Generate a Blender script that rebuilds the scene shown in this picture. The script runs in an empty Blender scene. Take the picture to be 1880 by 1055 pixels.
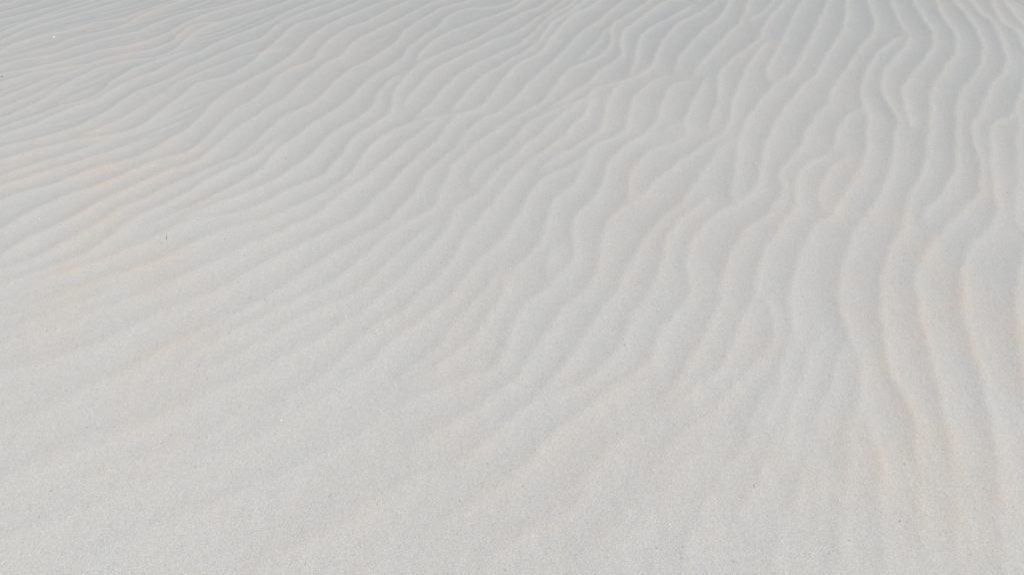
import bpy, bmesh, math
import numpy as np
from mathutils import Vector

SUN_ANGLES = (55, -18)
SUN_POWER = 3.0
SKY_POWER = 0.10
EXPOSURE = 0.0

# ripple crests as surveyed on the ground: (strength, ends that run on, x, y, x, y ... in metres from the camera's foot)
CRESTS = [
 (1,3,2.454,3.682,2.43,3.533,2.427,3.422),
 (1,3,2.395,3.691,2.36,3.577,2.342,3.439,2.366,3.356,2.346,3.27,2.331,3.207),
 (1,1,2.294,3.695,2.283,3.56,2.296,3.467,2.279,3.361,2.242,3.217,2.213,3.123,2.153,3.022,2.075,2.94,1.984,2.815,1.914,2.706,1.857,2.64,1.814,2.537,1.791,2.431,1.756,2.328,1.717,2.261,1.705,2.224,1.68,2.191,1.611,2.132,1.553,2.075,1.451,1.978,1.378,1.898,1.338,1.841,1.298,1.766,1.275,1.692,1.254,1.613,1.24,1.537,1.227,1.463,1.208,1.383,1.19,1.307,1.18,1.253,1.16,1.172,1.137,1.106,1.107,1.031),
 (1,1,2.22,2.962,2.117,2.804,2.045,2.697,1.982,2.658,1.942,2.642,1.905,2.587,1.872,2.508,1.818,2.385,1.762,2.238,1.729,2.143,1.713,2.1,1.667,2.04,1.591,1.972,1.541,1.924,1.499,1.865,1.456,1.784,1.406,1.665,1.381,1.575,1.361,1.494,1.349,1.413,1.331,1.346,1.316,1.29,1.3,1.236,1.279,1.168,1.257,1.103,1.228,1.043,1.202,0.995,1.18,0.937),
 (0.8,3,2.05,2.646,1.987,2.535,1.936,2.424,1.882,2.297,1.827,2.204,1.781,2.118,1.766,2.066),
 (1,3,1.729,1.926,1.668,1.837,1.602,1.72,1.559,1.63,1.524,1.547,1.494,1.468,1.445,1.337),
 (1,1,2.222,3.72,2.218,3.641,2.21,3.496,2.19,3.357,2.164,3.256,2.117,3.148,2.062,3.054,1.981,2.957,1.916,2.884,1.86,2.791,1.815,2.694,1.774,2.596,1.723,2.477,1.69,2.392,1.647,2.316,1.6,2.26,1.546,2.189,1.484,2.136,1.448,2.093,1.424,2.055),
 (1,1,2.144,3.733,2.118,3.627,2.099,3.513,2.096,3.413,2.069,3.304,2.012,3.184,1.946,3.104,1.871,3.004,1.804,2.916,1.752,2.8,1.713,2.701,1.67,2.603,1.631,2.519,1.567,2.381,1.512,2.296,1.448,2.209,1.414,2.154,1.39,2.101,1.366,2.051,1.326,1.998,1.274,1.927,1.239,1.864,1.197,1.785,1.16,1.693,1.137,1.616,1.116,1.543,1.104,1.484,1.088,1.422,1.084,1.377,1.098,1.331,1.094,1.289,1.085,1.243,1.074,1.191,1.049,1.116,1.031,1.053),
 (1,1,2.042,3.752,2.024,3.661,2.011,3.538,2.003,3.426,1.97,3.317,1.913,3.221,1.85,3.139,1.773,3.047,1.716,2.97,1.673,2.898,1.647,2.801,1.624,2.708,1.605,2.619),
 (1,0,1.898,3.397,1.824,3.284,1.757,3.2,1.682,3.11,1.624,3.007,1.594,2.915,1.585,2.837,1.585,2.76,1.579,2.688,1.547,2.623,1.514,2.549,1.477,2.449,1.429,2.361,1.394,2.295,1.328,2.198,1.283,2.134,1.235,2.082,1.185,2.016,1.144,1.947,1.102,1.867,1.062,1.787,1.034,1.709,1.021,1.645,1.017,1.588,1.014,1.537,1.008,1.484,1.003,1.426,0.988,1.363,0.964,1.306,0.931,1.251,0.893,1.198,0.856,1.139),
 (0.9,1,1.938,3.771,1.911,3.65,1.893,3.528,1.884,3.427,1.892,3.387),
 (1,0,1.875,3.4,1.788,3.342,1.702,3.259,1.633,3.166,1.572,3.06,1.526,2.967,1.488,2.859,1.474,2.774,1.465,2.709,1.422,2.593,1.379,2.476,1.326,2.38,1.265,2.291,1.218,2.228,1.173,2.163,1.137,2.109,1.075,2.07,1.038,2.021,1.004,1.965,0.964,1.902,0.931,1.828,0.896,1.752,0.87,1.675,0.858,1.6,0.845,1.538,0.815,1.489,0.786,1.441,0.764,1.392,0.737,1.33,0.701,1.259,0.672,1.188),
 (1,1,1.826,3.793,1.803,3.651,1.761,3.491,1.704,3.398,1.625,3.296,1.553,3.186,1.492,3.094,1.421,3.002,1.375,2.915,1.338,2.83,1.279,2.767,1.226,2.697,1.186,2.619,1.154,2.552,1.105,2.48,1.034,2.394,1.01,2.346,1.004,2.278,0.983,2.22,0.944,2.167,0.894,2.107,0.823,2.046,0.781,1.986,0.74,1.916,0.705,1.847,0.679,1.782,0.659,1.707,0.618,1.621,0.588,1.562,0.549,1.501,0.521,1.45,0.486,1.396,0.446,1.337,0.397,1.286),
 (1,0,1.451,2.781,1.419,2.763,1.373,2.717,1.317,2.629,1.276,2.543,1.253,2.485),
 (1,0,1.253,2.485,1.207,2.462,1.148,2.426,1.088,2.359,1.058,2.292,1.035,2.208,1.013,2.148,0.958,2.08,0.913,2.013,0.866,1.946,0.823,1.865,0.79,1.779,0.773,1.725,0.726,1.641,0.677,1.557,0.641,1.479,0.596,1.412,0.54,1.368,0.478,1.318,0.407,1.249),
 (0.9,0,1.339,2.472,1.273,2.44,1.202,2.363,1.151,2.287,1.12,2.216,1.114,2.15,1.129,2.11),
 (0.8,0,0.779,1.72,0.803,1.664,0.799,1.583,0.763,1.506,0.716,1.443,0.671,1.398,0.61,1.333,0.551,1.268,0.481,1.208,0.43,1.166,0.368,1.086,0.331,1.015),
 (0.8,0,0.957,1.559,0.889,1.505,0.846,1.412,0.791,1.324,0.753,1.241,0.724,1.163,0.688,1.081),
 (0.8,0,0.999,1.52,0.956,1.463,0.912,1.373,0.858,1.296,0.822,1.224,0.792,1.163),
 (0.9,0,0.733,1.372,0.685,1.296,0.641,1.205,0.607,1.153,0.54,1.074),
 (0.8,0,0.968,1.173,0.956,1.123,0.935,1.029),
 (0.8,0,0.805,1.122,0.767,1.019),
 (1,1,1.729,3.812,1.665,3.627,1.598,3.472,1.518,3.344,1.446,3.232,1.37,3.095,1.28,2.995,1.204,2.888,1.14,2.802,1.085,2.701,1.031,2.6,0.979,2.474,0.937,2.35,0.899,2.267,0.858,2.219,0.785,2.165,0.722,2.12,0.685,2.082,0.644,2.02,0.609,1.963,0.586,1.885,0.578,1.805,0.564,1.726,0.539,1.677,0.495,1.627,0.463,1.581,0.433,1.523,0.403,1.457,0.374,1.419,0.328,1.373,0.266,1.329,0.209,1.276,0.146,1.224,0.101,1.176,0.042,1.108,-0.027,1.054),
 (1,1,1.646,3.829,1.565,3.676,1.482,3.509,1.386,3.331,1.307,3.184,1.253,3.1,1.176,3.031,1.114,2.953,1.048,2.855,0.988,2.761,0.941,2.66,0.904,2.564,0.877,2.459,0.845,2.349,0.814,2.255,0.802,2.18),
 (0.9,1,1.534,3.853,1.466,3.754,1.373,3.57,1.299,3.418,1.222,3.275,1.159,3.138,1.148,3.045),
 (1,1,1.445,3.873,1.335,3.722,1.263,3.597,1.198,3.458,1.124,3.373,1.048,3.291,0.98,3.205,0.934,3.103,0.908,2.969,0.873,2.852,0.827,2.747,0.803,2.677),
 (0.8,1,1.376,3.888,1.286,3.745,1.226,3.699,1.191,3.63),
 (1,0,1.242,3.445,1.149,3.303,1.075,3.175,1.023,3.051,0.972,2.937,0.931,2.823,0.906,2.739,0.86,2.655,0.804,2.604,0.718,2.524,0.626,2.432,0.551,2.35,0.486,2.256,0.456,2.211),
 (1,0,0.893,2.612,0.834,2.55,0.756,2.43,0.702,2.34,0.649,2.247,0.616,2.192,0.55,2.134,0.489,2.05,0.438,1.96,0.402,1.89,0.366,1.815,0.328,1.725,0.288,1.661,0.256,1.612,0.225,1.554,0.19,1.492,0.155,1.437,0.113,1.369,0.045,1.285,-0.026,1.211,-0.085,1.149,-0.152,1.082),
 (1,0,0.727,2.236,0.649,2.155,0.581,2.077,0.54,2.009,0.515,1.929,0.482,1.825,0.436,1.723,0.391,1.66,0.359,1.599,0.343,1.546,0.318,1.496,0.276,1.442,0.217,1.377,0.153,1.341,0.09,1.298),
 (1,0,0.707,2.661,0.66,2.604,0.604,2.581,0.544,2.538,0.477,2.436,0.442,2.329,0.435,2.252,0.45,2.211,0.414,2.196,0.36,2.128,0.324,2.057,0.308,1.979,0.295,1.894,0.271,1.807,0.223,1.732,0.175,1.683,0.142,1.632,0.12,1.595,0.088,1.526,0.058,1.471,0.036,1.42,0,1.367,-0.061,1.314,-0.133,1.242,-0.203,1.198,-0.27,1.145),
 (0.9,0,0.717,2.711,0.688,2.739,0.643,2.71,0.622,2.661),
 (1,1,1.259,3.915,1.167,3.679,1.059,3.525,0.96,3.372,0.87,3.232,0.818,3.15),
 (1,0,0.887,3.124,0.817,2.98,0.768,2.864,0.726,2.766,0.723,2.681,0.7,2.621),
 (1,1,1.164,3.937,1.076,3.743,0.965,3.605,0.873,3.463,0.794,3.316,0.752,3.181),
 (1,0,0.805,3.131,0.706,3.044,0.668,2.951,0.626,2.826,0.601,2.748,0.554,2.684,0.499,2.631,0.438,2.563,0.393,2.504,0.361,2.411,0.343,2.328,0.312,2.256,0.272,2.201,0.232,2.144,0.214,2.071,0.217,2.001,0.212,1.916,0.191,1.863,0.137,1.794,0.098,1.743,0.057,1.703,0.026,1.654,0.005,1.599,-0.008,1.534,-0.044,1.429,-0.109,1.39,-0.214,1.344,-0.328,1.275),
 (1,1,1.102,3.952,1.072,3.916,0.963,3.788,0.857,3.705,0.762,3.545,0.711,3.416,0.675,3.307,0.636,3.231,0.558,3.162,0.474,3.122,0.418,3.105,0.374,3.09,0.35,3.032,0.298,2.984,0.208,2.928,0.13,2.875,0.065,2.808,0.023,2.722,-0.04,2.608,-0.105,2.539,-0.146,2.458,-0.165,2.356),
 (1,0,0.718,3.17,0.607,3.082,0.537,2.968,0.503,2.84,0.472,2.727,0.427,2.667,0.356,2.628,0.317,2.574,0.293,2.485,0.252,2.382,0.21,2.308,0.156,2.242,0.132,2.155,0.118,2.066,0.092,1.982,0.052,1.916,0.009,1.86,-0.018,1.806,-0.028,1.74,-0.065,1.653,-0.099,1.569,-0.153,1.497,-0.235,1.411,-0.307,1.35),
 (1,0,0.528,3.125,0.467,3.077,0.428,2.982,0.405,2.884,0.383,2.772,0.342,2.697,0.274,2.619,0.22,2.575,0.152,2.508,0.114,2.46,0.11,2.422),
 (1,0,0.322,2.553,0.259,2.495,0.203,2.449,0.137,2.401,0.094,2.352,0.055,2.248,0.016,2.132,-0.017,2.054,-0.053,1.987,-0.112,1.907,-0.141,1.851,-0.177,1.77,-0.224,1.693,-0.294,1.608,-0.367,1.526,-0.399,1.46,-0.465,1.375,-0.53,1.314),
 (1,0,0.369,3.025,0.314,2.871,0.254,2.764,0.203,2.677,0.147,2.61,0.094,2.541,0.043,2.466,0.011,2.407,-0.025,2.335,-0.061,2.262,-0.096,2.185,-0.127,2.12,-0.158,2.054,-0.184,1.969,-0.216,1.876,-0.29,1.754,-0.343,1.67,-0.419,1.605,-0.459,1.539,-0.539,1.4,-0.616,1.324,-0.696,1.256),
 (1,0,0.348,3.003,0.243,2.904,0.18,2.818,0.117,2.721,0.056,2.636,0.011,2.553,-0.033,2.5,-0.074,2.425,-0.114,2.33,-0.136,2.295,-0.185,2.245,-0.217,2.168,-0.231,2.083,-0.261,2.011,-0.31,1.923,-0.368,1.816,-0.413,1.749,-0.463,1.673,-0.536,1.599,-0.605,1.529,-0.674,1.473,-0.739,1.414,-0.827,1.345,-0.914,1.285),
 (1,1,0.762,4.037,0.672,3.927,0.59,3.84,0.514,3.733,0.503,3.597,0.484,3.507,0.436,3.425,0.37,3.36,0.294,3.316,0.249,3.25,0.198,3.132,0.149,3.02,0.092,2.948,0,2.863,-0.065,2.777,-0.11,2.728,-0.154,2.662,-0.187,2.601,-0.233,2.51,-0.253,2.42,-0.274,2.316,-0.287,2.223,-0.344,2.165,-0.396,2.124,-0.425,2.076,-0.452,2.042,-0.49,1.975,-0.542,1.884,-0.6,1.803,-0.687,1.735,-0.763,1.666,-0.839,1.599,-0.908,1.528,-0.972,1.453),
 (0.9,0,0.498,3.743,0.454,3.627,0.395,3.506,0.312,3.388),
 (1,1,0.855,4.013,0.743,3.895,0.636,3.753,0.571,3.667,0.544,3.545,0.534,3.407,0.493,3.338,0.422,3.266,0.369,3.176,0.332,3.123,0.272,3.064,0.219,2.995,0.144,2.922),
 (1,0,0.973,3.926,0.861,3.812,0.761,3.725,0.681,3.644,0.632,3.54,0.601,3.395,0.574,3.279,0.537,3.182),
 (1,1,0.614,4.053,0.524,3.927,0.441,3.798,0.36,3.7,0.278,3.529,0.218,3.417,0.154,3.311,0.097,3.219,0.045,3.113,0,3.016,-0.053,2.937,-0.119,2.887,-0.174,2.813,-0.205,2.738,-0.226,2.66,-0.287,2.555,-0.335,2.474,-0.355,2.385,-0.378,2.301,-0.422,2.214,-0.445,2.153,-0.503,2.09,-0.544,2.059,-0.579,2.006,-0.62,1.968,-0.662,1.912,-0.695,1.869,-0.728,1.827,-0.771,1.766,-0.805,1.727,-0.847,1.691,-0.904,1.63,-0.962,1.581,-1.028,1.527,-1.078,1.462,-1.131,1.405,-1.176,1.366,-1.245,1.298,-1.304,1.247),
 (1,0,-0.301,2.916,-0.356,2.849,-0.41,2.771,-0.469,2.672,-0.516,2.577,-0.561,2.485,-0.591,2.427,-0.645,2.361,-0.681,2.296,-0.714,2.218,-0.783,2.155,-0.833,2.103,-0.865,2.074,-0.909,2.047,-0.97,1.991,-1.042,1.916,-1.108,1.852,-1.151,1.816,-1.2,1.774,-1.284,1.715,-1.372,1.658),
 (1,2,-0.158,2.961,-0.245,2.908,-0.277,2.849,-0.299,2.749,-0.347,2.66,-0.415,2.534,-0.445,2.463,-0.474,2.387,-0.51,2.325,-0.541,2.25,-0.581,2.168,-0.644,2.117,-0.694,2.069,-0.735,2.026,-0.793,1.978,-0.84,1.93,-0.869,1.898,-0.915,1.835,-0.966,1.788,-1.041,1.721,-1.122,1.667,-1.174,1.609,-1.231,1.541,-1.311,1.487,-1.394,1.446,-1.474,1.406),
 (1,1,0.42,4.129,0.386,4.075,0.295,3.948,0.215,3.851,0.167,3.722,0.119,3.6,0.054,3.511,0,3.459,-0.066,3.38,-0.146,3.288,-0.194,3.177,-0.246,3.051,-0.276,2.947),
 (1,1,0.36,4.13,0.29,4.024,0.213,3.946,0.147,3.817,0.073,3.676,0,3.586,-0.096,3.509,-0.196,3.416,-0.26,3.32,-0.321,3.198,-0.362,3.068,-0.404,2.98,-0.445,2.9),
 (1,1,0.281,4.128,0.206,4.008,0.145,3.948,0.067,3.836,0,3.76,-0.099,3.7,-0.184,3.611,-0.285,3.515,-0.384,3.409,-0.427,3.29,-0.473,3.15,-0.499,3.019),
 (1,1,0.093,4.221,0.046,4.169,0,4.101,-0.106,4.028,-0.212,3.956,-0.33,3.874,-0.413,3.764,-0.465,3.637,-0.488,3.504),
 (1,3,-2.873,5.092,-3.02,4.955,-3.149,4.765,-3.304,4.645),
 (1,3,-2.983,5.121,-3.1,5.04,-3.26,4.904,-3.395,4.806),
 (1,3,-3.243,5.186,-3.367,5.069,-3.483,4.963),
 (1,3,-3.478,5.241,-3.581,5.138),
 (0.9,0,-0.276,2.138,-0.361,2.006,-0.421,1.906,-0.46,1.827,-0.518,1.744,-0.627,1.676,-0.684,1.621,-0.737,1.564,-0.806,1.485,-0.898,1.419),
 (0.9,0,-0.046,1.876,-0.071,1.781,-0.121,1.704,-0.168,1.618,-0.215,1.525,-0.269,1.441,-0.341,1.374),
 (0.9,0,0.164,1.991,0.129,1.913,0.107,1.803),
 (1,1,0.037,4.22,-0.108,4.155,-0.267,4.167,-0.367,4.082,-0.391,3.987,-0.477,3.836,-0.54,3.701,-0.562,3.591,-0.615,3.497,-0.675,3.413,-0.722,3.312,-0.751,3.194,-0.797,3.089,-0.857,2.99,-0.905,2.914,-0.943,2.808,-0.985,2.727,-1.006,2.624,-1.039,2.526,-1.077,2.462,-1.139,2.385,-1.199,2.315,-1.249,2.265,-1.304,2.216,-1.343,2.167),
 (1,3,-0.229,4.314,-0.272,4.285,-0.393,4.235,-0.465,4.148,-0.55,4.027,-0.594,3.923,-0.618,3.796,-0.666,3.715,-0.725,3.604,-0.805,3.521,-0.856,3.415,-0.89,3.292,-0.925,3.164,-0.989,3.089,-1.046,3.026,-1.079,2.91,-1.112,2.794,-1.154,2.675,-1.216,2.612,-1.277,2.547,-1.34,2.483,-1.385,2.432,-1.425,2.369,-1.475,2.325,-1.513,2.284,-1.526,2.235,-1.57,2.138,-1.603,2.098,-1.643,2.004,-1.686,1.963,-1.752,1.907),
 (1,2,-1.023,2.842,-1.062,2.698,-1.114,2.616,-1.17,2.559,-1.228,2.487,-1.255,2.422,-1.312,2.346,-1.358,2.286,-1.4,2.255,-1.431,2.197,-1.447,2.126,-1.471,2.064,-1.495,1.999,-1.551,1.958,-1.595,1.909,-1.638,1.873,-1.682,1.847),
 (1,3,-0.402,4.366,-0.48,4.319,-0.591,4.182,-0.687,4.062,-0.778,3.969,-0.86,3.852,-0.892,3.694,-0.964,3.599,-1.012,3.476,-1.054,3.351,-1.078,3.246,-1.129,3.155,-1.184,3.04,-1.227,2.96,-1.253,2.88,-1.277,2.783,-1.306,2.704,-1.328,2.636,-1.404,2.598,-1.463,2.54,-1.497,2.495,-1.529,2.455,-1.565,2.403,-1.598,2.364,-1.624,2.318,-1.645,2.272,-1.673,2.22,-1.721,2.156,-1.761,2.104,-1.781,2.049,-1.798,1.989),
 (1,3,-0.597,4.424,-0.629,4.39,-0.725,4.287,-0.825,4.139,-0.914,4.081,-0.988,3.958,-1.029,3.81,-1.034,3.689,-1.092,3.611,-1.155,3.569,-1.199,3.452,-1.21,3.334,-1.244,3.237,-1.308,3.13,-1.335,2.984,-1.352,2.866,-1.383,2.75,-1.427,2.706,-1.508,2.676,-1.55,2.629,-1.594,2.573,-1.644,2.52,-1.695,2.454,-1.754,2.428,-1.793,2.364,-1.858,2.288,-1.863,2.238,-1.888,2.178),
 (1,3,-0.724,4.463,-0.8,4.414,-0.891,4.334,-0.974,4.245,-1.044,4.172,-1.108,4.05,-1.142,3.918,-1.168,3.789,-1.205,3.683,-1.254,3.589,-1.32,3.494,-1.387,3.376,-1.433,3.26,-1.447,3.156,-1.453,3.049,-1.481,2.938,-1.525,2.86,-1.568,2.769,-1.617,2.701,-1.684,2.664,-1.747,2.632,-1.778,2.602,-1.817,2.56,-1.861,2.501,-1.956,2.45,-1.991,2.41,-2.02,2.382),
 (1,3,-0.903,4.517,-0.961,4.461,-1.062,4.356,-1.154,4.269,-1.252,4.227,-1.282,4.134,-1.316,3.974,-1.344,3.843,-1.374,3.71,-1.453,3.558,-1.536,3.513,-1.608,3.472,-1.623,3.371,-1.654,3.257,-1.682,3.148,-1.691,3.063,-1.728,3.001,-1.779,2.952,-1.849,2.928,-1.91,2.918,-1.989,2.895,-2.044,2.863,-2.12,2.823,-2.178,2.772,-2.22,2.735),
 (1,3,-1.06,4.565,-1.095,4.529,-1.217,4.445,-1.31,4.337,-1.379,4.226,-1.415,4.053,-1.509,3.964,-1.594,3.874,-1.653,3.782,-1.71,3.72,-1.745,3.634,-1.784,3.557,-1.862,3.476,-1.913,3.398,-1.935,3.318,-1.95,3.215,-1.982,3.165,-2.011,3.063,-2.06,3.029,-2.109,2.978,-2.181,2.925,-2.295,2.866),
 (1,3,-1.207,4.609,-1.244,4.573,-1.35,4.465,-1.43,4.326,-1.502,4.223,-1.567,4.164,-1.67,4.056,-1.739,3.921,-1.807,3.858,-1.865,3.772,-1.893,3.697,-1.949,3.643,-2.019,3.543,-2.04,3.458,-2.069,3.357,-2.124,3.301,-2.193,3.229,-2.261,3.104,-2.368,2.995),
 (1,2,-1.825,3.971,-1.904,3.878,-1.979,3.817,-2.052,3.756,-2.071,3.664,-2.105,3.606,-2.091,3.513,-2.101,3.427,-2.155,3.35,-2.23,3.303,-2.311,3.201,-2.417,3.081),
 (1,3,-1.382,4.663,-1.409,4.642,-1.497,4.563,-1.635,4.471,-1.747,4.401,-1.846,4.31,-1.889,4.182,-1.895,4.026,-1.954,3.912,-2.063,3.88,-2.157,3.867,-2.268,3.796,-2.315,3.707,-2.342,3.624,-2.368,3.522,-2.36,3.473,-2.396,3.345,-2.432,3.247,-2.479,3.19),
 (0.9,2,-2.353,3.866,-2.396,3.773,-2.48,3.728,-2.519,3.667,-2.575,3.56,-2.631,3.457),
 (1,2,-1.788,4.403,-1.83,4.395,-1.933,4.368,-1.963,4.243,-1.973,4.126,-2.059,4.022,-2.188,3.984,-2.293,3.941,-2.337,3.886,-2.449,3.844,-2.582,3.813,-2.674,3.76,-2.759,3.683),
 (1,3,-1.624,4.736,-1.646,4.713,-1.792,4.628,-1.906,4.554,-1.999,4.439,-2.054,4.282,-2.152,4.175,-2.258,4.105,-2.395,4.075,-2.479,3.993,-2.562,3.928,-2.667,3.875,-2.831,3.808),
 (1,3,-1.755,4.755,-1.872,4.67,-2.044,4.63,-2.151,4.543,-2.223,4.44,-2.292,4.338,-2.427,4.297,-2.507,4.235,-2.59,4.157,-2.634,4.097,-2.695,4.05,-2.842,4.011,-2.9,3.93),
 (0.9,3,-2.166,4.896,-2.216,4.848,-2.35,4.673,-2.42,4.488,-2.539,4.395,-2.659,4.348,-2.71,4.225,-2.774,4.185,-2.869,4.108,-2.968,4.049),
 (1,3,-2.229,4.914,-2.298,4.851,-2.419,4.701,-2.497,4.612,-2.649,4.59,-2.744,4.497,-2.84,4.442,-2.932,4.378,-3.012,4.284,-3.038,4.173),
 (1,3,-2.611,5.022,-2.731,4.904,-2.856,4.81,-2.952,4.71,-3.026,4.647,-3.081,4.58,-3.13,4.455,-3.146,4.364),
 (1,3,-2.763,5.063,-2.907,4.917,-3.029,4.82,-3.131,4.73,-3.21,4.606,-3.236,4.524),
 (0.9,2,-1.608,2.922,-1.668,2.855,-1.739,2.791,-1.828,2.721,-1.889,2.663,-1.937,2.639,-2.008,2.57,-2.088,2.503),
 (0.9,2,-1.813,2.902,-1.893,2.807,-1.976,2.739,-2.018,2.703,-2.068,2.659,-2.11,2.624,-2.139,2.593),
 (1,0,-0.539,3.413,-0.604,3.303,-0.636,3.192,-0.636,3.081,-0.678,2.976,-0.735,2.907,-0.779,2.843,-0.811,2.76,-0.83,2.678,-0.862,2.614,-0.919,2.503,-0.972,2.441,-1.01,2.396,-1.075,2.345,-1.134,2.295,-1.199,2.239,-1.251,2.195),
 (1,1,0.213,4.186,0.155,4.091,0.078,4.041,0,3.963,-0.102,3.841,-0.189,3.734,-0.28,3.665,-0.363,3.596,-0.448,3.515,-0.49,3.441,-0.53,3.308,-0.557,3.18,-0.544,3.057,-0.566,2.956,-0.623,2.873,-0.68,2.783,-0.706,2.648,-0.729,2.576,-0.748,2.497,-0.794,2.443,-0.876,2.394,-0.916,2.331,-0.97,2.274,-1.041,2.23,-1.113,2.209,-1.177,2.194,-1.221,2.168,-1.25,2.141,-1.279,2.111,-1.301,2.071,-1.343,2.032,-1.387,1.998,-1.435,1.954,-1.493,1.915,-1.548,1.874,-1.602,1.836),
 (1,1,0.497,4.108,0.426,4.011,0.338,3.937,0.258,3.791,0.186,3.618,0.138,3.494,0.062,3.429,0,3.338,-0.051,3.221,-0.095,3.092,-0.137,2.994,-0.208,2.943,-0.302,2.926,-0.392,2.903,-0.452,2.876,-0.511,2.83,-0.574,2.752,-0.605,2.673,-0.626,2.574,-0.643,2.48,-0.688,2.411,-0.729,2.348,-0.785,2.303,-0.832,2.254,-0.88,2.206,-0.943,2.174,-0.998,2.152,-1.052,2.124,-1.103,2.085,-1.129,2.05,-1.161,2.015,-1.198,1.978,-1.224,1.95,-1.272,1.918,-1.331,1.88,-1.385,1.842,-1.434,1.803,-1.499,1.758,-1.56,1.72),
 (0.8,0,-0.365,1.219,-0.455,1.147,-0.529,1.096,-0.623,1.03),
 (0.8,0,-0.563,1.256,-0.674,1.173,-0.783,1.111,-0.873,1.052),
 (0.8,0,-0.75,1.237,-0.868,1.154,-0.985,1.093,-1.079,1.026),
 (0.8,2,-1.014,1.236,-1.127,1.162,-1.219,1.091,-1.274,1.04),
 (0.8,0,0.32,1.203,0.241,1.134,0.208,1.084,0.135,1.005),
 (0.8,0,0.514,1.153,0.431,1.086,0.348,0.992),
 (0.8,0,-0.824,1.335,-0.924,1.271,-0.989,1.208,-1.081,1.153),
 (0.8,0,-0.194,1.081,-0.271,1.033,-0.37,0.97,-0.454,0.925),
 (0.8,0,0.056,1.1,-0.014,1.035,-0.093,0.98,-0.181,0.921),
 (0.8,0,-0.463,1.364,-0.567,1.275,-0.653,1.204,-0.74,1.155),
 (0.9,0,0.718,1.223,0.675,1.137,0.598,1.025,0.538,0.936),
 (0.9,0,0.782,1.138,0.726,1.042,0.657,0.937),
 (0.9,0,0.899,1.19,0.854,1.074,0.8,0.953),
 (0.9,0,1.022,1.053,0.995,0.956,0.959,0.872),
 (0.9,0,1.11,1.031,1.079,0.943,1.041,0.86),
 (0.9,0,0.967,1.261,0.956,1.14,0.914,0.999,0.888,0.912),
 (0.9,0,-1.255,3.875,-1.363,3.825,-1.458,3.786,-1.542,3.715,-1.62,3.638,-1.681,3.559,-1.721,3.485,-1.744,3.397),
 (0.9,2,-2.412,3.665,-2.424,3.587,-2.448,3.493,-2.498,3.398,-2.549,3.313),
 (0.8,0,-2.176,3.541,-2.215,3.458,-2.25,3.383,-2.271,3.302),
 (0.9,2,-2.74,4.602,-2.857,4.512,-2.958,4.402,-3.04,4.299,-3.083,4.252),
 (0.9,0,-1.744,3.397,-1.786,3.277,-1.829,3.15,-1.882,3.059,-1.931,2.997,-1.988,2.954),
 (0.9,2,-1.287,1.828,-1.35,1.764,-1.427,1.701,-1.503,1.644,-1.575,1.588),
 (0.9,2,-0.914,1.285,-0.992,1.217,-1.069,1.158,-1.154,1.1,-1.248,1.041),
 (0.8,2,-1.372,1.658,-1.445,1.597,-1.517,1.543,-1.539,1.524),
 (0.9,2,-0.873,1.052,-0.972,0.995,-1.075,0.933,-1.185,0.874),
 (0.8,0,-0.623,1.03,-0.738,0.967,-0.846,0.907,-0.949,0.849),
 (0.8,0,-0.293,0.986,-0.389,0.926,-0.493,0.868,-0.602,0.807),
 (0.8,0,0.203,1.021,0.118,0.953,0.026,0.895,-0.075,0.833),
 (0.8,0,0.421,1.023,0.343,0.955,0.27,0.891,0.2,0.829),
 (0.8,0,0.54,1.074,0.483,0.994,0.427,0.906,0.387,0.825),
 (0.8,0,0.331,1.015,0.276,0.947,0.219,0.897,0.15,0.835),
 (0.8,0,0.657,0.937,0.619,0.868,0.592,0.815),
 (0.8,0,0.8,0.953,0.774,0.883,0.756,0.817),
 (0.8,0,0.888,0.912,0.873,0.858,0.861,0.816),
 (0.9,0,1.18,0.937,1.155,0.875,1.126,0.82),
]
AMPLITUDE = [
 (2.09,3.39,1.25),
 (1.61,2.78,1.3),
 (1.35,3.03,1.15),
 (1.61,2.23,1.3),
 (1.17,2.1,1.2),
 (1.61,1.81,1.3),
 (1.26,1.58,1.35),
 (1.01,1.58,1.35),
 (1.29,1.28,1.35),
 (1.04,1.23,1.35),
 (0.83,1.26,1.35),
 (1.25,1.03,1.35),
 (1.04,1.03,1.35),
 (0.76,1.03,1.35),
 (0.49,1.02,1.08),
 (0.96,0.83,1.05),
 (1.19,0.84,1.05),
 (0.45,0.83,1.05),
 (0.93,3.35,1.1),
 (0.8,2.64,1.1),
 (0.56,3.41,1.21),
 (0.36,2.69,1.16),
 (0.51,2.12,1.2),
 (0.21,2.07,1.2),
 (0.53,1.7,1.02),
 (0.27,1.59,1.14),
 (0.4,1.37,1.14),
 (0.16,1.28,1.08),
 (0.22,1.05,1.08),
 (0.03,3.65,1.16),
 (-0.09,2.73,1.05),
 (-0.18,2.16,1.07),
 (0.02,1.85,0.95),
 (-0.24,1.69,1.14),
 (-0.06,1.48,1.14),
 (-0.21,1.28,1.08),
 (-0.19,1.02,1.08),
 (-0.17,0.82,1.05),
 (-0.66,3.53,1.39),
 (-0.66,2.66,1.69),
 (-0.68,2.19,1.32),
 (-0.61,1.81,1.03),
 (-0.55,1.48,0.82),
 (-0.5,1.22,0.82),
 (-0.57,0.94,0.82),
 (-1.5,3.99,1.44),
 (-1.26,3.14,1.17),
 (-1.19,2.49,1.71),
 (-1.14,2.04,1.3),
 (-1.03,1.71,0.82),
 (-0.93,1.42,0.82),
 (-0.92,1.18,0.82),
 (-0.83,0.94,0.82),
 (-2.47,4.39,1.25),
 (-2.24,3.54,1.56),
 (-1.83,2.68,2.07),
 (-1.77,2.33,1.84),
 (-1.61,1.99,1.3),
 (-1.47,1.72,0.82),
 (-1.32,1.42,0.82),
 (-1.19,1.14,0.82),
 (-1.12,0.86,0.66),
]
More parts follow.
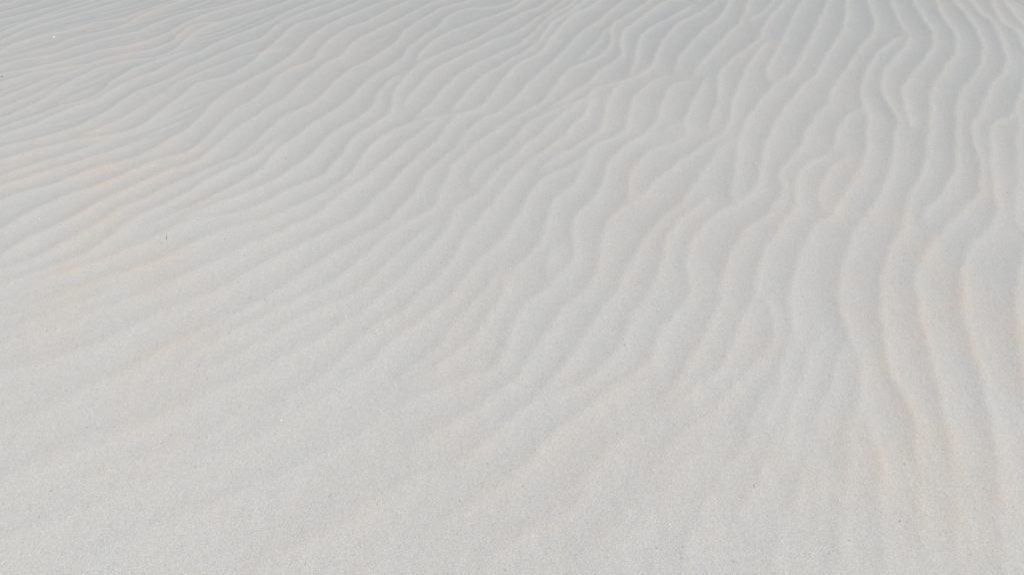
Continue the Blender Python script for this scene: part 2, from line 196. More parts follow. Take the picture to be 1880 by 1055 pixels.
BITS = [
 (-0.623,1.235,0.0117,0.0050,8,"shell_fragment","elongated white shell sliver lying flat on smooth sand, above a pair of white chips"),
 (-0.593,1.202,0.0072,0.0046,5,"shell_fragment","white shell chip between the long white sliver and a bright dot below it"),
 (-0.576,1.183,0.0058,0.0055,0,"shell_fragment","bright round white shell speck, lowest of the cluster by the long sliver"),
 (-0.664,1.212,0.0065,0.0041,-35,"shell_fragment","thin slanted pale shell chip left of the long white sliver"),
 (-0.326,0.978,0.0042,0.0092,0,"shell_fragment","tall upright white shell chip standing on smooth sand near the bottom"),
 (-0.126,0.991,0.0040,0.0084,0,"shell_fragment","narrow white upright shell chip at the foot of the middle ripples"),
 (0.609,1.037,0.0058,0.0104,0,"shell_fragment","largest brightest white shell piece standing upright on the lower right sand"),
 (0.275,1.153,0.0086,0.0053,-25,"shell_fragment","slanted white shell chip on the faint crest at lower centre right"),
 (0.344,1.175,0.0046,0.0048,0,"shell_fragment","small round white speck above and right of the slanted chip"),
 (0.430,1.174,0.0046,0.0045,0,"shell_fragment","small white speck farthest right of three in a loose row at lower centre"),
 (-1.166,1.008,0.0066,0.0049,0,"shell_fragment","white shell chip alone on bare sand at the lower left edge"),
 (-1.170,1.403,0.0057,0.0054,0,"shell_fragment","bright white speck on the smooth left slope below the last ripples"),
 (-1.290,1.480,0.0065,0.0049,25,"shell_fragment","faint white chip above the bright speck on the smooth left slope"),
 (-1.790,2.242,0.0099,0.0097,0,"shell_fragment","bright white shell speck in a ripple trough near the left edge"),
 (-1.507,2.625,0.0125,0.0081,15,"shell_fragment","white shell chip in the upper left ripples, brightest of that area"),
 (-1.010,2.022,0.0083,0.0066,10,"shell_fragment","white shell chip just below a dark speck among the left ripples"),
 (-2.812,4.381,0.0316,0.0121,18,"shell_fragment","long pale shell streak among the tight ripples of the top left"),
 (-0.518,1.643,0.0085,0.0052,0,"shell_fragment","white shell chip in a shallow trough at left centre"),
 (-0.693,1.775,0.0081,0.0063,10,"shell_fragment","pale shell chip between two faint crests at left centre"),
 (-0.005,1.864,0.0073,0.0073,0,"shell_fragment","white shell speck beside a forked crest at the middle of the picture"),
 (0.034,1.511,0.0065,0.0055,0,"shell_fragment","white shell speck in a trough below the centre fork"),
 (0.150,1.566,0.0091,0.0050,-20,"shell_fragment","white shell chip on a trough floor left of the black centre speck"),
 (0.404,1.764,0.0070,0.0054,0,"shell_fragment","small white chip in the wide trough, lower of two right of centre"),
 (0.497,1.812,0.0085,0.0062,0,"shell_fragment","white shell chip in the wide trough, upper of two right of centre"),
 (0.547,2.363,0.0094,0.0069,10,"shell_fragment","white chip at the crook of a looping crest in the upper right"),
 (0.943,2.436,0.0082,0.0082,0,"shell_fragment","white speck between two steep crests of the upper right ripples"),
 (1.100,1.622,0.0060,0.0067,0,"shell_fragment","white speck on the flank of a wide right hand ripple"),
 (1.808,2.916,0.0111,0.0095,0,"shell_fragment","white chip on the bend of a strong crest in the far right"),
 (0.810,1.000,0.0052,0.0067,0,"shell_fragment","white chip on the finely grained sand below the right hand ripples"),
 (0.712,0.874,0.0047,0.0052,0,"shell_fragment","white speck close to the bottom edge at the right"),
 (1.046,1.026,0.0052,0.0055,0,"shell_fragment","white grain between the last two right hand crests near the bottom"),
 (0.255,0.818,0.0062,0.0040,-10,"shell_fragment","left one of two white grains at the bottom edge"),
 (0.267,0.820,0.0043,0.0040,0,"shell_fragment","right one of two white grains at the bottom edge"),
 (0.378,0.932,0.0092,0.0031,12,"shell_fragment","thin bluish white shell sliver on flat sand near the bottom"),
 (0.028,1.034,0.0075,0.0065,20,"debris_crumb","darkest brown debris crumb on smooth sand at lower centre"),
 (0.372,1.546,0.0059,0.0053,0,"debris_crumb","small black crumb beside pale grains right of the centre"),
 (0.219,1.117,0.0051,0.0049,0,"debris_crumb","dark olive crumb left of a faint crest at lower centre"),
 (-1.028,2.072,0.0072,0.0067,0,"debris_crumb","small dark crumb just above a white chip in the left ripples"),
 (-1.432,1.592,0.0085,0.0059,15,"debris_crumb","dark brown crumb on the smooth pale slope near the left edge"),
 (-0.944,2.642,0.0142,0.0067,-15,"debris_crumb","flat grey brown debris flake on a left of centre ripple flank"),
 (-2.803,3.776,0.0309,0.0110,-5,"debris_crumb","dark flat flake cut by the upper left edge"),
 (-2.648,4.442,0.0184,0.0104,20,"debris_crumb","dark crumb among the tight ripples of the top left"),
 (-0.119,0.899,0.0049,0.0052,0,"debris_crumb","dark crumb nearest the bottom edge at the centre"),
 (1.973,3.453,0.0078,0.0121,0,"debris_crumb","dark crumb between strong crests at the top right"),
 (1.130,1.151,0.0061,0.0050,-10,"debris_crumb","dark crumb in the trough between the last strong right crests"),
 (0.941,0.947,0.0059,0.0062,0,"debris_crumb","grey crumb leftmost of three on the lower right sand"),
 (1.025,0.912,0.0053,0.0056,0,"debris_crumb","dark crumb lowest of the scattered bits at the lower right"),
 (-1.243,2.078,0.0048,0.0215,12,"twig","thin dark twig sliver leaning on a left hand ripple"),
]

GRIT = [(-1.88, 2.55, 0.6, 1), (-1.36, 2.19, 0.4, 1), (-2.58, 4.06, 0.5, 0.7), (-1.82, 3.83, 0.4, 0.6), (-1.09, 3.68, 0.3, 0.4), (1.34, 1.47, 0.3, .9), (1.23, 1.09, 0.25, 1), (1.43, 2.03, 0.35, 0.6), (0.97, 1.22, 0.25, 0.5), (0.09, 1.22, 0.25, 0.5), (-1.12, 1.51, 0.35, 0.5), (0.34, 2.48, 0.4, 0.3), (0.51, 1.59, 0.3, 0.3)]
S = bpy.context.scene
COL = S.collection
rng = np.random.default_rng(7)

# ---------------------------------------------------------------- ripple height field
X0, X1, Y0, Y1, D = -4.4, 4.4, 0.1, 6.5, 0.005
NX, NY = int(round((X1 - X0) / D)) + 1, int(round((Y1 - Y0) / D)) + 1


def smooth_line(pts, step):
    """Catmull-Rom curve through the traced points, resampled every step metres."""
    p = np.array(pts, float).reshape(-1, 2)
    p = np.vstack([2 * p[0] - p[1], p, 2 * p[-1] - p[-2]])
    out = []
    for i in range(1, len(p) - 2):
        n = max(2, int(np.hypot(*(p[i + 1] - p[i])) / step))
        t = np.linspace(0, 1, n, endpoint=False)[:, None]
        a, b, c, d = p[i - 1], p[i], p[i + 1], p[i + 2]
        out.append(.5 * (2 * b + (c - a) * t + (2 * a - 5 * b + 4 * c - d) * t ** 2 + (3 * b - a - 3 * c + d) * t ** 3))
    out.append(p[-2][None])
    return np.vstack(out)


def run_on(line, length):
    """carries a crest on past its last point in a gently bending line."""
    k = min(len(line) - 1, 130)
    d = line[-1] - line[-1 - k]
    a = math.atan2(d[1], d[0])
    q = [line[-1]]
    bend = rng.normal(0, .12)
    for i in range(int(length / .002)):
        sd = min(1, max(0, (q[-1][0] + .6) / 1.6))
        aim = math.radians(40 + 68 * sd * sd * (3 - 2 * sd))          # the way the ripples run out there
        turn = (aim - a + math.pi / 2) % math.pi - math.pi / 2
        a += bend * .002 + rng.normal(0, .010) + turn * (.007 if q[0][1] > 3.95 or q[0][0] < 0 else 0)
        p = q[-1]
        if i > 12 and .6 < p[1] < 4.25 and abs(p[0]) < 1.24 + (p[1] - .8) * .53:
            break                                                    # never doubles back over surveyed sand
        q.append(q[-1] + .002 * np.array([math.cos(a), math.sin(a)]))
    return np.array(q[1:]).reshape(-1, 2)


def value_noise(shape, cell, seed):
    """smooth random field, one value every cell samples."""
    r = np.random.default_rng(seed)
    h, w = shape[0] // cell + 4, shape[1] // cell + 4
    g = r.normal(0, 1, (h, w))
    y = np.arange(shape[0]) / cell + 1
    x = np.arange(shape[1]) / cell + 1

    def up(a, t):
        i = t.astype(int)
        f = (t - i)[:, None]
        w0, w1, w2, w3 = (1 - f) ** 3 / 6, (3 * f ** 3 - 6 * f ** 2 + 4) / 6, (-3 * f ** 3 + 3 * f ** 2 + 3 * f + 1) / 6, f ** 3 / 6
        return w0 * a[i - 1] + w1 * a[i] + w2 * a[i + 1] + w3 * a[i + 2]
    return up(up(g, y).T, x).T * 1.7


def crest_weights(d, nx, ny):
    W = np.zeros((ny, nx), np.float64)
    for s, ends, flat in LINES:
        fx, fy = (flat[:, 0] - X0) / d, (flat[:, 1] - Y0) / d
        w = ends * s
        i, j = np.floor(fx).astype(int), np.floor(fy).astype(int)
        ok = (i > 1) & (i < nx - 3) & (j > 1) & (j < ny - 3)
        i, j, u, v, w = i[ok], j[ok], (fx - i)[ok], (fy - j)[ok], w[ok]
        np.add.at(W, (j, i), w * (1 - u) * (1 - v))
        np.add.at(W, (j, i + 1), w * u * (1 - v))
        np.add.at(W, (j + 1, i), w * (1 - u) * v)
        np.add.at(W, (j + 1, i + 1), w * u * v)
    return W * .002 / (d * d)          # weight per unit area of a line of unit weight per metre


def blur(a, sig):
    r = max(1, int(3 * sig + .5))
    k = np.exp(-.5 * (np.arange(-r, r + 1) / sig) ** 2)
    k /= k.sum()
    p = np.pad(a, ((r, r), (0, 0)), mode='edge')
    a = sum(k[m] * p[m:m + a.shape[0]] for m in range(2 * r + 1))
    p = np.pad(a, ((0, 0), (r, r)), mode='edge')
    return sum(k[m] * p[:, m:m + a.shape[1]] for m in range(2 * r + 1))


LINES = []
for s, e, *flat in CRESTS:
    ln = smooth_line(flat, .002)
    n0 = len(ln)
    w = np.ones(n0)
    taper = min(n0 // 2, 35)
    if e & 1:
        ext = run_on(ln[::-1], .7)[::-1]
        ln = np.vstack([ext, ln]); w = np.concatenate([np.ones(len(ext)), w])
    else:
        w[:taper] *= np.linspace(.05, 1, taper) ** 2
    if e & 2:
        ext = run_on(ln, .7)
        ln = np.vstack([ln, ext]); w = np.concatenate([w, np.ones(len(ext))])
    else:
        w[-taper:] *= np.linspace(1, .05, taper) ** 2
    # small wander so that no crest is a perfect spline
    t = np.arange(len(ln)) * .002
    dx = np.gradient(ln[:, 0]); dy = np.gradient(ln[:, 1]); q = np.hypot(dx, dy) + 1e-9
    wob = sum(a * np.sin(2 * math.pi * (t / l + rng.random())) for a, l in ((.0022, .17), (.0014, .083), (.0008, .041)))
    ln = ln + np.stack([-dy / q, dx / q], 1) * wob[:, None]
    vary = 1 + .2 * np.sin(2 * math.pi * (t / .31 + rng.random())) * np.sin(2 * math.pi * (t / .13 + rng.random()))
    LINES.append((s ** 3, w * vary, ln))


def amplitude(xx, yy):
    num = np.zeros_like(xx); den = np.zeros_like(xx)
    for ax, ay, a in AMPLITUDE:
        k = 1 / ((xx - ax) ** 2 + (yy - ay) ** 2 + .03) ** 1.6
        num += k * a; den += k
    return num / den


def relax(z, W, c, d, L, n):
    d2 = d * d
    diag = 1 / (4 + d2 * (W + 1 / L ** 2))
    for _ in range(n):
        p = np.pad(z, 1, mode='edge')
        z = (p[:-2, 1:-1] + p[2:, 1:-1] + p[1:-1, :-2] + p[1:-1, 2:] - d2 * c) * diag
    return z


STEEP, LINE_W, REACH = .345, 3200.0, .047
zc = None
for d in (.02, .01, .005):
    nx, ny = int(round((X1 - X0) / d)) + 1, int(round((Y1 - Y0) / d)) + 1
    W = blur(crest_weights(d, nx, ny), max(.5, .0034 / d)) * LINE_W
    W = W.astype(np.float32)
    xs = X0 + d * np.arange(nx); ys = Y0 + d * np.arange(ny)
    if d == .02:
        xx, yy = np.meshgrid(xs, ys)
        amp = amplitude(xx, yy)
        rho = blur(crest_weights(d, nx, ny), .05 / d)
        curv = STEEP * amp * np.clip(rho, 5, 22)
        zc = np.zeros((ny, nx), np.float32)
    else:
        def up2(a):
            b = np.zeros((ny, nx), a.dtype)
            b[::2, ::2] = a; b[1::2, ::2] = .5 * (a[1:] + a[:-1])
            b[:, 1::2] = .5 * (b[:, 2::2] + b[:, :-2:2])
            return b
        zc, amp, curv, rho = up2(zc), up2(amp), up2(curv), up2(rho)
    zc = relax(zc, W, curv.astype(np.float32), d, REACH, 300 if d > .006 else 160)

crest = np.clip(W / W.max() * 6, 0, 1).astype(np.float64)
crest = np.clip((.95 * blur(crest, 1.5) + .5 * blur(crest, 3.2)) * np.clip(amp * 1.0, .25, .9), 0, 1)
# the ripples are crisp on the right and worn round towards the left and the foreground
xs = X0 + D * np.arange(NX); ys = Y0 + D * np.arange(NY)
worn = np.clip(.34 - .48 * (xs[None, :] - .15 * (ys[:, None] - 2)), 0, 1) * np.ones((NY, NX))
worn = np.clip(np.maximum(worn, 1.0 - (ys[:, None] - .75) / .4 - .5 * np.clip(xs[None, :], 0, 1)), 0, 1)
s0, s1, s2 = blur(zc.astype(np.float64), .7), blur(zc.astype(np.float64), 1.25), blur(zc.astype(np.float64), 1.9)
far = (np.clip((ys - 2.6) / .8, 0, 1)[:, None] * np.clip((-.6 - xs) / .8, 0, 1)[None, :])
s2 = s2 + (blur(zc.astype(np.float64), 2.2) - s2) * far
sag = np.where(worn < .5, s0 + (s1 - s0) * worn * 2, s1 + (s2 - s1) * (worn * 2 - 1))

sag += curv * REACH ** 2 * .45            # keep the mean level near zero where ripples fade
xs = X0 + D * np.arange(NX); ys = Y0 + D * np.arange(NY)
fade_n = value_noise((NY, NX), 12, 3) * .00022 + value_noise((NY, NX), 5, 4) * .00010
tex = value_noise((NY // 4 + 2, NX), 2, 11).repeat(4, 0)[:NY]
tex = blur(tex, 1.6) * .00042 * np.clip(np.maximum(1.45 - amp, 1.6 - ys[:, None] * .9 + .25 * xs[None, :]), .2, 1.5)
broad = value_noise((NY, NX), 150, 5) * .0016 + value_noise((NY, NX), 55, 6) * .0007
xs = X0 + D * np.arange(NX); ys = Y0 + D * np.arange(NY)
XX, YY = np.meshgrid(xs, ys)


def terrain(x, y):
    """the broad lie of the sand: a gently twisted flank with long low swells."""
    yc = 1.5 + 3.2 * np.tanh((y - 1.5) / 3.2)
    return (.05 * x * np.exp(-(x / 8) ** 2) * (yc - 1.5) + .012 * np.sin(x * .9 + .4) * np.sin(y * .55 + 1.1)
            + .35 * np.sin(x * .045 + 1.0) * np.sin(y * .038 - .2) * np.clip((np.hypot(x, y) - 5) / 20, 0, 1))


# beyond the surveyed crests the same kind of ripples run on
beyond = np.clip((5.5 - blur(rho, 8)) / 4, 0, 1) * np.clip((YY - 1.9) / .8, 0, 1)
wx = XX + value_noise((NY, NX), 70, 31) * .05 + value_noise((NY, NX), 26, 32) * .014
wy = YY + value_noise((NY, NX), 70, 33) * .05 + value_noise((NY, NX), 26, 34) * .014
side = np.clip((XX + .6) / 1.6, 0, 1)
side = side * side * (3 - 2 * side)
run = 0
for ang, wgt in ((-50, 1 - side), (18, side)):
    q = (wx * math.cos(math.radians(ang)) + wy * math.sin(math.radians(ang))) * math.pi / .095
    run = run + wgt * (.45 - np.abs(np.sin(q))) * .0042
run = blur(run, 1.2) * beyond
Z_FINE = run + sag + fade_n + broad + tex
edge = np.minimum(np.minimum(XX - X0, X1 - XX), np.minimum(YY - Y0, Y1 - YY))
Z_FINE *= np.clip(edge / .25, 0, 1)
Z_FINE += terrain(XX, YY)


def ground_z(x, y):
    fx, fy = (x - X0) / D, (y - Y0) / D
    i, j = int(fx), int(fy)
    u, v = fx - i, fy - j
    return float((1 - v) * ((1 - u) * Z_FINE[j, i] + u * Z_FINE[j, i + 1]) + v * ((1 - u) * Z_FINE[j + 1, i] + u * Z_FINE[j + 1, i + 1]))


# one sheet: the close-meshed patch in the middle, cells growing outward to the horizon
grow = np.cumsum(.006 * 1.17 ** np.arange(1, 61))
gx = np.concatenate([X0 - grow[::-1], xs, X1 + grow])
gy = np.concatenate([Y0 - grow[::-1], ys, Y1 + grow])
G = len(grow)
GX, GY = np.meshgrid(gx, gy)
r_out = np.maximum(np.maximum(X0 - GX, GX - X1), np.maximum(Y0 - GY, GY - Y1))
GZ = terrain(GX, GY)
GZ[G:G + NY, G:G + NX] = Z_FINE
CR = np.zeros_like(GZ); CR[G:G + NY, G:G + NX] = crest
ny, nx = GX.shape
co = np.stack([GX, GY, GZ], -1).reshape(-1, 3).astype(np.float32)
idx = np.arange(nx * ny, dtype=np.int32).reshape(ny, nx)
quads = np.stack([idx[:-1, :-1], idx[:-1, 1:], idx[1:, 1:], idx[1:, :-1]], -1).reshape(-1)
me = bpy.data.meshes.new('sand')
me.vertices.add(nx * ny); me.vertices.foreach_set('co', co.ravel())
nf = len(quads) // 4
me.loops.add(len(quads)); me.loops.foreach_set('vertex_index', quads)
me.polygons.add(nf); me.polygons.foreach_set('loop_start', np.arange(0, nf * 4, 4, dtype=np.int32))
me.polygons.foreach_set('use_smooth', np.ones(nf, bool))
near_lit = 1.02 - .30 * np.maximum(GY - 1.35, 0) - .07 * np.clip(GX, -4, 4); near_lit[G:G + NY, G:G + NX] += value_noise((NY, NX), 60, 8) * .03 + value_noise((NY, NX), 170, 9) * .08
near_lit = np.clip(near_lit, 0, 1)  # shade painted into the colour: brightness falls with distance and to the right
bl = np.clip(1 - np.maximum(r_out, 0) / .5, 0, 1)
at = me.attributes.new('near_light', 'FLOAT', 'POINT')
at.data.foreach_set('value', near_lit.ravel().astype(np.float32))
# drifts where rusty shell grit has gathered: (x, y, reach, how much)
reg = .22 + sum(a * np.exp(-((XX - px) ** 2 + (YY - py) ** 2) / q ** 2) for px, py, q, a in GRIT)
wv = value_noise((NY, NX), 34, 21) * .6 + value_noise((NY, NX), 13, 22) * .4
wv = np.clip((wv + .25) / 1.1, 0, 1) * np.clip(reg, 0, 1) * np.clip(.22 + 1.25 * blur(np.clip(W / W.max() * 6, 0, 1).astype(np.float64), 4.2), 0, 1)
WM = np.zeros_like(GZ); WM[G:G + NY, G:G + NX] = wv
at = me.attributes.new('warm', 'FLOAT', 'POINT')
at.data.foreach_set('value', WM.ravel().astype(np.float32))
at = me.attributes.new('coarse', 'FLOAT', 'POINT')
at.data.foreach_set('value', CR.ravel().astype(np.float32))
me.update(calc_edges=True)
sand = bpy.data.objects.new('sand', me)
COL.objects.link(sand)
sand['kind'] = 'structure'
sand['label'] = 'pale grey white sand in wind ripples fading to smooth foreground'
sand['category'] = 'sand'


# ---------------------------------------------------------------- materials
def new_mat(name):
    m = bpy.data.materials.new(name); m.use_nodes = True
    nt = m.node_tree
    return m, nt, nt.nodes['Principled BSDF']


def sand_material():
    m, nt, bs = new_mat('dry_sand')
    N, K = nt.nodes, nt.links
    tc = N.new('ShaderNodeTexCoord')

    def noise(scale, detail=2, rough=.5, stretch=None):
        n = N.new('ShaderNodeTexNoise'); n.inputs['Scale'].default_value = scale
        n.inputs['Detail'].default_value = detail; n.inputs['Roughness'].default_value = rough
        K.new(tc.outputs['Object'], n.inputs['Vector'])
        return n

    def ramp(src, stops):
        r = N.new('ShaderNodeValToRGB')
        el = r.color_ramp.elements
        while len(el) < len(stops):
            el.new(.5)
        for e, (p, c) in zip(el, stops):
            e.position = p; e.color = (*c, 1)
        K.new(src, r.inputs[0])
        return r

    def mix(mode, fac, a, b):
        x = N.new('ShaderNodeMix'); x.data_type = 'RGBA'; x.blend_type = mode
        for s, v in ((x.inputs[0], fac), (x.inputs[6], a), (x.inputs[7], b)):
            if hasattr(v, 'links'):
                K.new(v, s)
            elif isinstance(v, tuple):
                s.default_value = (*v, 1)
            else:
                s.default_value = v
        return x.outputs[2]

    def math_(op, a, b):
        x = N.new('ShaderNodeMath'); x.operation = op
        for s, v in zip(x.inputs, (a, b)):
            if hasattr(v, 'links'):
                K.new(v, s)
            else:
                s.default_value = v
        return x.outputs[0]

    base = SAND
    # broad drifts of slightly warmer and cooler sand
    c = mix('MIX', math_('MULTIPLY', noise(7, 3).outputs[0], .9), tuple(v * k for v, k in zip(base, (.985, 1.0, 1.012))), tuple(v * k for v, k in zip(base, (1.012, 1.0, .986))))
    # painted light falloff in base colour: dim and grey far off, bright near camera
    lit_att = N.new('ShaderNodeAttribute'); lit_att.attribute_name = 'near_light'
    c = mix('MULTIPLY', 1.0, c, mix('MIX', lit_att.outputs['Fac'], (.822, .828, .839), (1.04, 1.026, .995)))
    # blotches a few centimetres wide: pinkish shell grit
    c = mix('MIX', ramp(noise(24, 3, .6).outputs[0], [(.5, (0, 0, 0)), (.75, (.22, .22, .22))]).outputs[0], c, tuple(v * k for v, k in zip(base, (1.055, .985, .94))))
    # coarse warm grains gather on the crests, in patches
    wrm = N.new('ShaderNodeAttribute'); wrm.attribute_name = 'warm'
    patch = math_('MULTIPLY', wrm.outputs['Fac'], math_('ADD', math_('MULTIPLY', noise(38, 3, .65).outputs[0], .9), math_('MULTIPLY', noise(300, 1, .5).outputs[0], 1.1)))
    att = N.new('ShaderNodeAttribute'); att.attribute_name = 'coarse'
    c = mix('MIX', math_('MULTIPLY', att.outputs['Fac'], .8), c, tuple(v * k for v, k in zip(base, (1.055, 1.04, 1.005))))
    gather = math_('MULTIPLY', patch, 1.2)
    c = mix('MIX', gather, c, tuple(v * k for v, k in zip(base, (1.09, .985, .885))))
    # single grains: light quartz, grey, a few dark
    v = N.new('ShaderNodeTexVoronoi'); v.inputs['Scale'].default_value = 420
    K.new(tc.outputs['Object'], v.inputs['Vector'])
    sep = N.new('ShaderNodeSeparateColor'); K.new(v.outputs['Color'], sep.inputs[0])
    g1 = ramp(sep.outputs[0], [(0, (.92, .92, .915)), (.2, (.98, .98, .98)), (.8, (1.02, 1.02, 1.02)), (1, (1.08, 1.08, 1.08))]).outputs[0]
    c = mix('MULTIPLY', 1.0, c, g1)
    v2 = N.new('ShaderNodeTexVoronoi'); v2.inputs['Scale'].default_value = 190
    K.new(tc.outputs['Object'], v2.inputs['Vector'])
    sep2 = N.new('ShaderNodeSeparateColor'); K.new(v2.outputs['Color'], sep2.inputs[0])
    dark = ramp(sep2.outputs[1], [(.0, (.80, .78, .76)), (.001, (.92, .91, .90)), (.003, (1, 1, 1)), (1, (1, 1, 1))]).outputs[0]
    c = mix('MULTIPLY', 1.0, c, dark)
    v3 = N.new('ShaderNodeTexVoronoi'); v3.inputs['Scale'].default_value = 800
    K.new(tc.outputs['Object'], v3.inputs['Vector'])
    sep3 = N.new('ShaderNodeSeparateColor'); K.new(v3.outputs['Color'], sep3.inputs[0])
    c = mix('MULTIPLY', 1.0, c, ramp(sep3.outputs[0], [(0, (.82, .81, .80)), (.25, (.97, .97, .97)), (.8, (1.03, 1.03, 1.03)), (1, (1.14, 1.14, 1.14))]).outputs[0])
    hue = ramp(sep2.outputs[2], [(0, (.98, 1.0, 1.025)), (.5, (1, 1, 1)), (1, (1.03, .995, .96))]).outputs[0]
    c = mix('MULTIPLY', 1.0, c, hue)
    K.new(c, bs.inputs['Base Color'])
    bs.inputs['Roughness'].default_value = .9
    bs.inputs['Diffuse Roughness'].default_value = .1
    bs.inputs['Specular IOR Level'].default_value = .15
    # grain relief
    b1 = N.new('ShaderNodeBump'); b1.inputs['Strength'].default_value = 1; b1.inputs['Distance'].default_value = .0012
    K.new(noise(420, 2, .7).outputs[0], b1.inputs['Height'])
    b2 = N.new('ShaderNodeBump'); b2.inputs['Strength'].default_value = 1; b2.inputs['Distance'].default_value = .0010
    K.new(noise(70, 3, .6).outputs[0], b2.inputs['Height'])
    K.new(b1.outputs[0], b2.inputs['Normal'])
    K.new(b2.outputs[0], bs.inputs['Normal'])
    return m


SAND = (.501, .508, .492)
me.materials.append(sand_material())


def plain_mat(name, a, b, scale, rough):
    m, nt, bs = new_mat(name)
    N, K = nt.nodes, nt.links
    tc = N.new('ShaderNodeTexCoord')
    n = N.new('ShaderNodeTexNoise'); n.inputs['Scale'].default_value = scale
    K.new(tc.outputs['Object'], n.inputs['Vector'])
    r = N.new('ShaderNodeValToRGB')
    r.color_ramp.elements[0].position = .35; r.color_ramp.elements[0].color = (*a, 1)
    r.color_ramp.elements[1].position = .65; r.color_ramp.elements[1].color = (*b, 1)
    K.new(n.outputs[0], r.inputs[0]); K.new(r.outputs[0], bs.inputs['Base Color'])
    bs.inputs['Roughness'].default_value = rough
    return m


M_SHELL = plain_mat('bleached_shell', (.74, .74, .72), (.86, .86, .85), 300, .35)
M_DARK = plain_mat('dry_debris', (.15, .13, .105), (.25, .22, .18), 400, .8)
M_TWIG = plain_mat('dead_twig', (.05, .042, .034), (.11, .09, .07), 500, .8)


# ---------------------------------------------------------------- bits lying on the sand
def link_mesh(name, bm, mat):
    bmesh.ops.recalc_face_normals(bm, faces=bm.faces)
    mesh = bpy.data.meshes.new(name); bm.to_mesh(mesh); bm.free()
    for p in mesh.polygons:
        p.use_smooth = True
    mesh.materials.append(mat)
    o = bpy.data.objects.new(name, mesh); COL.objects.link(o)
    return o


def shell_chip(r, ln, wd):
    """a broken piece of a bivalve: a curved fan with radial ribs, a thick wall and a ragged edge."""
    bm = bmesh.new()
    nu, nv = 12, 7
    th = .16 * min(ln, wd) + .0004
    rag = 1 + r.normal(0, .10, nu + 1)
    top, bot = [], []
    for j in range(nv + 1):
        t = .12 + .88 * j / nv
        a, b = [], []
        for i in range(nu + 1):
            s = -1 + 2 * i / nu
            ang = s * .85
            rad = t * (rag[i] if j == nv else 1)
            x = math.sin(ang) * rad * .66 * ln
            y = (math.cos(ang) * rad - .55) * wd * 1.05
            dome = (.20 * (1 - (x / ln * 1.5) ** 2) + .14 * (1 - (t - .45) ** 2)) * min(ln, wd) * 1.1
            rib = .03 * min(ln, wd) * math.cos(i * math.pi)
            a.append(bm.verts.new((x, y, dome + rib)))
            b.append(bm.verts.new((x, y, dome + rib - th)))
        top.append(a); bot.append(b)
    for j in range(nv):
        for i in range(nu):
            bm.faces.new((top[j][i], top[j][i + 1], top[j + 1][i + 1], top[j + 1][i]))
            bm.faces.new((bot[j][i], bot[j + 1][i], bot[j + 1][i + 1], bot[j][i + 1]))
    for i in range(nu):
        bm.faces.new((top[0][i], bot[0][i], bot[0][i + 1], top[0][i + 1]))
        bm.faces.new((top[nv][i], top[nv][i + 1], bot[nv][i + 1], bot[nv][i]))
    for j in range(nv):
        bm.faces.new((top[j][0], top[j + 1][0], bot[j + 1][0], bot[j][0]))
        bm.faces.new((top[j][nu], bot[j][nu], bot[j + 1][nu], top[j + 1][nu]))
    return bm


def crumb(r, ln, wd):
    """an angular bark or weed crumb."""
    bm = bmesh.new()
    bmesh.ops.create_icosphere(bm, subdivisions=3, radius=.5)
    k = r.normal(0, 1, (5, 3))
    k /= np.linalg.norm(k, axis=1)[:, None]
    for v in bm.verts:
        p = np.array(v.co)
        for q in k:
            h = p @ q
            if h > .30:
                p = p - q * (h - .30) * .85
        p *= 1 + .08 * math.sin(9 * p[0] + 2) * math.sin(11 * p[1] + 1)
        v.co = (p[0] * ln, p[1] * wd, p[2] * min(ln, wd) * .5)
    return bm


def twig(r, ln, rad):
    bm = bmesh.new()
    rings = []
    n = 14
    for i in range(n + 1):
        t = i / n
        c = Vector((.06 * ln * math.sin(t * 2.4), .03 * ln * math.sin(t * 5), (t - .04) * ln))
        q = rad * (1.0 - .55 * t) * (1.25 if i in (5, 10) else 1)
        rings.append([bm.verts.new(c + Vector((q * math.cos(a), q * math.sin(a), 0))) for a in np.linspace(0, 2 * math.pi, 8, endpoint=False)])
    for a, b in zip(rings, rings[1:]):
        for i in range(8):
            bm.faces.new((a[i], a[(i + 1) % 8], b[(i + 1) % 8], b[i]))
    bm.faces.new(rings[0][::-1]); bm.faces.new(rings[-1])
    return bm


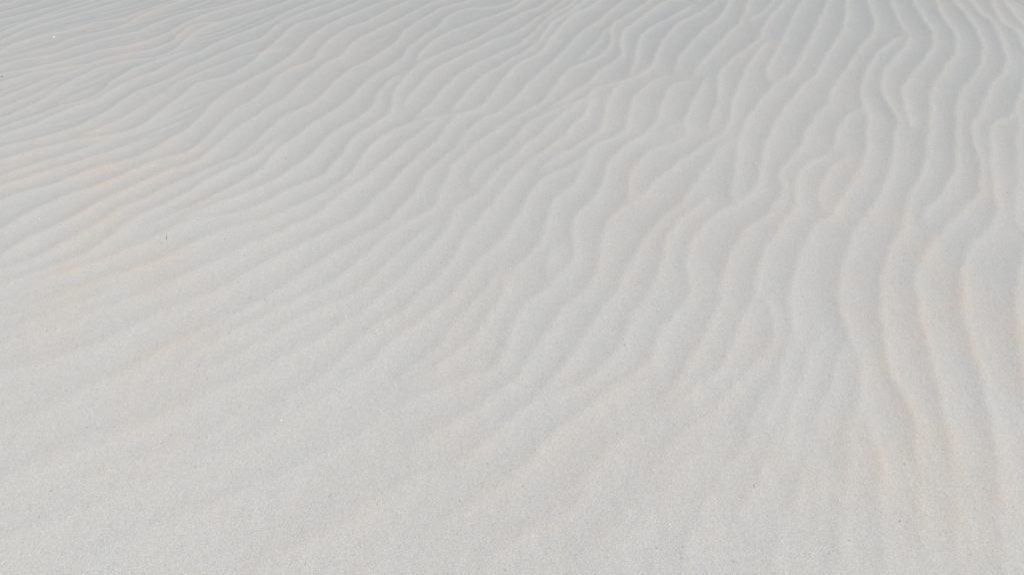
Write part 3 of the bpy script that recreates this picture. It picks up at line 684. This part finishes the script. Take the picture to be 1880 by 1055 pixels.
for k, (x, y, ln, wd, ang, kind, label) in enumerate(BITS):
    r = np.random.default_rng(100 + k)
    z = ground_z(x, y)
    if kind == 'shell_fragment':
        o = link_mesh(kind, shell_chip(r, ln * .56, max(wd, .5 * ln if wd < ln else wd) * .56), M_SHELL)
        tall = wd > 1.3 * ln
        o.rotation_euler = (math.radians(62 if tall else 24 + r.uniform(-10, 14)), 0, math.radians(ang * 1.4 + r.uniform(-8, 8)))
        o.location = (x, y, z + (.30 * wd if tall else .02 * wd))
        o['category'] = 'shell'; o['group'] = 'white shell bits on the sand'
    elif kind == 'debris_crumb':
        o = link_mesh(kind, crumb(r, ln * .48, max(wd, .6 * ln) * .48), M_DARK)
        o.rotation_euler = (r.uniform(-.3, .3), r.uniform(-.3, .3), math.radians(ang * 1.4))
        o.location = (x, y, z + .10 * min(ln, wd))
        o['category'] = 'debris'; o['group'] = 'dark crumbs on the sand'
    else:
        o = link_mesh(kind, twig(r, wd * 1.1, .0008), M_TWIG)
        o.rotation_euler = (math.radians(-35), math.radians(ang), 0)
        o.location = (x, y, z)
        o['category'] = 'twig'
    o['label'] = label

# ---------------------------------------------------------------- light, sky, camera
SUN_EL, SUN_AZ = SUN_ANGLES      # azimuth measured from +x towards +y
el, az = math.radians(SUN_EL), math.radians(SUN_AZ)
to_sun = Vector((math.cos(el) * math.cos(az), math.cos(el) * math.sin(az), math.sin(el)))
ld = bpy.data.lights.new('sun', 'SUN'); ld.energy = SUN_POWER; ld.angle = math.radians(.5); ld.color = (1, .965, .91)
lo = bpy.data.objects.new('sun', ld); COL.objects.link(lo)
lo.rotation_euler = to_sun.to_track_quat('Z', 'Y').to_euler()
w = bpy.data.worlds.new('World'); S.world = w; w.use_nodes = True
nt = w.node_tree
sky = nt.nodes.new('ShaderNodeTexSky'); sky.sky_type = 'NISHITA'; sky.sun_disc = False
sky.sun_elevation = el; sky.sun_rotation = math.atan2(to_sun.x, to_sun.y)
sky.dust_density = 3.0; sky.air_density = 1.0; sky.ozone_density = 1.0
bg = nt.nodes['Background']; bg.inputs['Strength'].default_value = SKY_POWER
nt.links.new(sky.outputs[0], bg.inputs[0])

cd = bpy.data.cameras.new('camera'); cam = bpy.data.objects.new('camera', cd); COL.objects.link(cam)
cd.sensor_width = 36; cd.lens = 36 * 1350 / 1880; cd.clip_start = .05; cd.clip_end = 3000
cam.location = (0, 0, 1.6); cam.rotation_euler = (math.radians(90 - 42), 0, 0)
S.camera = cam
S.view_settings.view_transform = 'Standard'; S.view_settings.look = 'None'
S.view_settings.gamma = 1; S.view_settings.exposure = EXPOSURE
